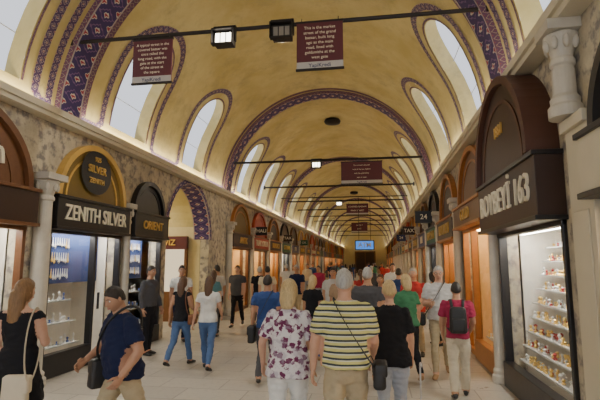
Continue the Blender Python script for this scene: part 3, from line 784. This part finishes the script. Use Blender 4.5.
# side street
mb = MB()
mb.box(-13, XL-.29, SA0-.3, SA0, 0, 4.4); mb.box(-13, XL-.29, SA1, SA1+.3, 0, 4.4); mb.box(-13.3, -13, SA0-.3, SA1+.3, 0, 4.4)
mb.obj('wall_side_street', [mat('side_street_yellow', (.70, .60, .34), .7)])
mb = MB()
for i in range(20):
    u0, u1 = PI*i/20, PI*(i+1)/20
    mb.face([(x, SAC-1.5*math.cos(u), 2.9+1.45*math.sin(u)) for x, u in ((-13, u0), (-13, u1), (XL-.5, u1), (XL-.5, u0))])
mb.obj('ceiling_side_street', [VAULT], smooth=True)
mb = MB()
ring(mb, 'L', SAC, SAZ, SAR-.01, SAR-.01, SAR+.16, SAR+.12, -.5, .03, 0, uv=True)
mb.obj('trim_side_arch', [PAT1])
e = empty('kiosk'); mb = MB(); q = SA1-.04
mb.box(-7.6, -5.75, q-.12, q, 0, .9, 0); mb.box(-7.6, -5.75, q-.15, q, 2.2, 2.6, 1); mb.box(-7.6, -7.52, q-.12, q, .9, 2.2, 0); mb.box(-5.83, -5.75, q-.12, q, .9, 2.2, 0)
mb.box(-7.5, -5.85, q-.03, q-.005, .9, 2.2, 2); mb.obj('body', [BROWN, MAROON, emis('kiosk_backlight', (1, .8, .5), 1.2)], e)
text('DOVIZ', .25, Vector((-6.5, q-.165, 2.4)), 'F', GOLD, e)
def column(side, a, z0, z1, r=.13, d=.1, nm='marble_column'):
    H = z1-z0; p = WP(side, a, z0, d)
    prof = [(r*1.5, 0), (r*1.5, .10), (r*1.25, .13), (r*1.3, .18), (r*1.02, .22), (r, H*.5), (r*.9, H-.42), (r*1.1, H-.40), (r*1.1, H-.36), (r*.92, H-.33), (r*1.15, H-.22), (r*1.55, H-.12), (r*1.35, H-.10)]
    mb = MB(); mb.add(*lathe(prof, p, 24), 0)
    x, y = p.x, p.y; mb.box(x-r*1.7, x+r*1.7, y-r*1.7, y+r*1.7, z1-.10, z1, 0)
    for i in range(8):
        q = 2*PI*i/8; mb.add(*ellip((x+r*1.28*math.cos(q), y+r*1.28*math.sin(q), z1-.20), (.035, .035, .07), 8, 6), 0)
    return mb.obj(nm, [MARBLE], smooth=False, bevel=.004)
column('L', 6.30, 0, 3.15, .13); column('R', 4.46, 3.12, 4.03, .10, .12, 'corbel_column'); column('R', 7.65, 0, 3.3, .085, .05)
column('R', 10.52, 0, 3.2, .10); column('L', 15.5, 0, 3.2, .12); column('L', 8.8, 0, 3.0, .08, .06)
for s in Rsh[5:17]: column('R', s[1]+.21, 0, 3.2, .12)
for s in Lsh[5:15]: column('L', s[1]+.21, 0, 3.2, .12)
# cream pier on near right with panel
e = empty('cream_sign_pier'); mb = MB(); mb.w('R', 4.12, 4.58, 0, 3.06, .005, .10, 0); mb.w('R', 4.12, 4.60, 3.0, 3.11, .005, .14, 0); mb.w('R', 4.2, 4.5, .3, 2.25, .10, .115, 0); mb.w('R', 4.12, 4.58, 0, .2, .10, .14, 0)
mb.obj('pier', [CREAM], e, bevel=.01)

# ------------------------------------------------------------ tie rods, signs, lamps
rods = [(6.55, 5.42), (15.3, 5.25), (20.4, 5.2), (25.5, 5.2), (29.7, 5.2), (34, 5.2), (38, 5.2), (42.5, 5.2), (51, 5.2), (59.5, 5.2)]
for y, z in rods:
    hw = math.sqrt(R*R-(z-ZS)**2)+.02; mb = MB(); mb.add(*tube([(XC-hw, y, z), (XC+hw, y, z)], [.032 if y < 7 else .04]*2, 8), 0)
    for s in (-1, 1):
        mb.box(XC+s*hw-.03, XC+s*hw+.03, y-.08, y+.08, z-.08, z+.08)
    mb.obj('tie_rod', [IRON])
def hsign(x, y, zt, w, h, lines, yo=-.05):
    e = empty('hanging_sign'); mb = MB(); mb.box(x-w/2, x+w/2, y+yo-.012, y+yo+.012, zt-h, zt, 0)
    mb.box(x-w/2-.012, x+w/2+.012, y+yo-.016, y+yo+.016, zt-.02, zt+.012, 1); mb.box(x-w/2-.012, x+w/2+.012, y+yo-.016, y+yo+.016, zt-h-.012, zt-h+.02, 1)
    mb.box(x-w*.5, x+w*.5, y+yo-.0135, y+yo-.008, zt-h+.02, zt-h*.84, 2)
    for s in (-.4, .4): mb.add(*tube([(x+w*s, y+yo, zt), (x+w*s, y, zt+.09)], [.006, .006], 6), 1)
    mb.obj('board', [MAROON, IRON, mat('sign_footer', (.50, .48, .46), .5)], e)
    n = len(lines)
    for i, l in enumerate(lines): text(l, h*.085 if n > 3 else h*.2, Vector((x, y+yo-.014, zt-h*(.08+.72*(i+.5)/n))), 'F', CREAML, e, ext=.001, wmax=w*.84, off=0)
    if n > 3: text('YapiKredi', h*.11, Vector((x, y+yo-.016, zt-h*.92)), 'F', NAVYB, e, ext=.001, wmax=w*.8)
hsign(-3.43, 6.55, 5.34, .66, .74, ['A typical street in the', 'covered bazaar was', 'once called the', 'long road, with the', 'gate at the start', 'of the street at', 'the square'])
hsign(-.75, 6.55, 5.41, .70, .76, ['This is the market', 'street of the grand', 'bazaar, built long', 'ago as the main', 'road, lined with', 'goldsmiths at the', 'west gate'])
hsign(-.38, 15.3, 5.15, 1.36, .76, ['This street is the old', 'road of the hat makers', 'and the goldsmiths', 'east to west'])
hsign(-.9, 25.5, 5.0, 1.2, .6, ['COVERED BAZAAR', 'MAIN STREET']); hsign(-1.2, 38, 5.0, 1.3, .8, ['GATE 7', 'EXIT'])
LAMPG = emis('flood_lamp_glow', (1, .92, .74), 9); LAMPO = mat('flood_lamp_glass_off', (.30, .27, .24), .2)
def flood(x, y, z, on=True):
    e = empty('flood_lamp'); mb = MB()
    mb.box(x-.15, x+.15, y-.10, y+.07, z-.27, z-.07, 0)
    for zz, dz in ((z-.06, .02), (z-.30, .02)): mb.box(x-.17, x+.17, y-.18, y-.08, zz, zz+dz, 0)
    for s in (-1, 1): mb.box(x+s*.17-.01, x+s*.17+.01, y-.05, y+.02, z-.2, z+.05, 0); mb.box(x+s*.165-.006, x+s*.165+.006, y-.18, y-.08, z-.30, z-.04, 0)
    mb.box(x-.18, x+.18, y-.05, y+.02, z+.02, z+.05, 0)
    for i in range(-2, 3): mb.box(x+i*.055-.006, x+i*.055+.006, y+.07, y+.10, z-.26, z-.08, 0)
    mb.box(x-.125, x+.125, y-.104, y-.099, z-.245, z-.095, 1)
    for q in (-.045, .045): mb.box(x+q-.008, x+q+.008, y-.112, y-.104, z-.245, z-.095, 0)
    mb.obj('housing', [IRON, LAMPG if on else LAMPO], e, bevel=.004)
    L = bpy.data.lights.new('flood_light', 'AREA'); L.size = .25; L.energy = 80; L.color = (1, .93, .8)
    o = bpy.data.objects.new('flood_light', L); COL.objects.link(o); o.location = (x, y+.12, z-.17); o.rotation_euler = (math.radians(-40), 0, 0); o.parent = e
flood(-2.25, 6.55, 5.42); flood(-1.33, 6.55, 5.45, False); flood(-1.9, 15.3, 5.25); flood(-1.9, 25.5, 5.2)
for y in (18.2, 29.5, 38):
    mb = MB(); mb.add(*lathe([(.04, 0), (.30, -.02), (.34, -.10), (.30, -.18), (.12, -.22), (.03, -.23)], (XC, y, ZS+R-.02), 24), 0)
    mb.obj('ceiling_vent', [IRON], smooth=True)
# tv screen
e = empty('television_screen'); mb = MB(); mb.box(-1.0, -.02, 24.0, 24.08, 2.42, 2.92, 0); mb.box(-.96, -.06, 23.99, 24.0, 2.46, 2.88, 1)
for x in (-.8, -.2): mb.add(*tube([(x, 24.04, 2.92), (x, 24.04, 5.2)], [.012, .012], 6), 0)
mb.add(*tube([(-4.9, 24.04, 5.2), (1.7, 24.04, 5.2)], [.03, .03], 6), 0)
mb.obj('screen', [IRON, emis('screen_blue', (.08, .30, .9), 1.0)], e)
text('ATM', .33, Vector((-.51, 23.98, 2.67)), 'F', CREAML, e)
for sd, a, z, m, tx in (('R', 13.4, 2.9, BLACK, '24'), ('R', 19.2, 2.9, DBROWN, 'TAX'), ('R', 24.8, 2.9, NAVYB, '24'), ('L', 18.46, 2.9, BLACK, 'HALI'), ('L', 24.3, 2.9, DBROWN, 'TAX'), ('L', 30.1, 2.9, GREENB, 'OK')):
    e = empty('blade_sign'); mb = MB(); mb.w(sd, a-.04, a+.04, z, z+.34, .28, .75, 0); mb.w(sd, a-.012, a+.012, z+.28, z+.31, 0, .3, 1); mb.w(sd, a-.012, a+.012, z+.04, z+.07, 0, .3, 1)
    mb.obj('board', [m, IRON], e, bevel=.01); text(tx, .2, WP(sd, a-.045, z+.17, .515), 'F', CREAML, e, ext=.004, wmax=.4)
# end wall
mb = MB(); mb.box(-6, 3, YF+.02, YF+.3, 0, 9); mb.obj('wall_end', [CREAM])
mb = MB(); mb.box(-3.3, .1, YF-.14, YF, 0, 3.6, 0)
mb.box(-3.1, -1.65, YF-.18, YF-.14, .1, 3.4, 1); mb.box(-1.55, -.1, YF-.18, YF-.14, .1, 3.4, 1); mb.obj('door_end', [BROWN, DBROWN])

# ------------------------------------------------------------ lights
def area(name, loc, rot, sx, sy, en, col):
    L = bpy.data.lights.new(name, 'AREA'); L.shape = 'RECTANGLE'; L.size = sx; L.size_y = sy; L.energy = en; L.color = col
    o = bpy.data.objects.new(name, L); COL.objects.link(o); o.location = loc; o.rotation_euler = rot; return o
cur = RIBS+[YF]
for i in range(len(RIBS)):
    y0, y1 = cur[i], cur[i+1]; yc, L = (y0+y1)/2, (y1-y0)-.8
    for sd, s in (('L', 1), ('R', -1)):
        x = XL+.14 if sd == 'L' else XR-.14
        area('vault_fill_light', (x, yc, 4.225), (math.radians(180), math.radians(s*-52), 0), .10, L, (7 if i == 0 else 10)*L, (1, .87, .62))  # added fill strips, hidden by the cornice, to light the vault evenly
area('side_street_lamp', (-8, 12.25, 4.1), (0, 0, 0), 1, 1, 150, (1, .9, .7))
w = bpy.data.worlds.new('world'); scene.world = w; w.use_nodes = True
bg = w.node_tree.nodes['Background']; bg.inputs[0].default_value = (.88, .92, 1, 1); bg.inputs[1].default_value = 1.9

# ------------------------------------------------------------ camera
cd = bpy.data.cameras.new('camera'); cd.sensor_width = 36; cd.lens = 27.6; cd.clip_end = 300
co = bpy.data.objects.new('camera', cd); COL.objects.link(co); co.location = (0, 0, 1.8)
co.rotation_euler = (math.radians(97.7), 0, math.radians(9.18)); scene.camera = co
print('people', len(placed))
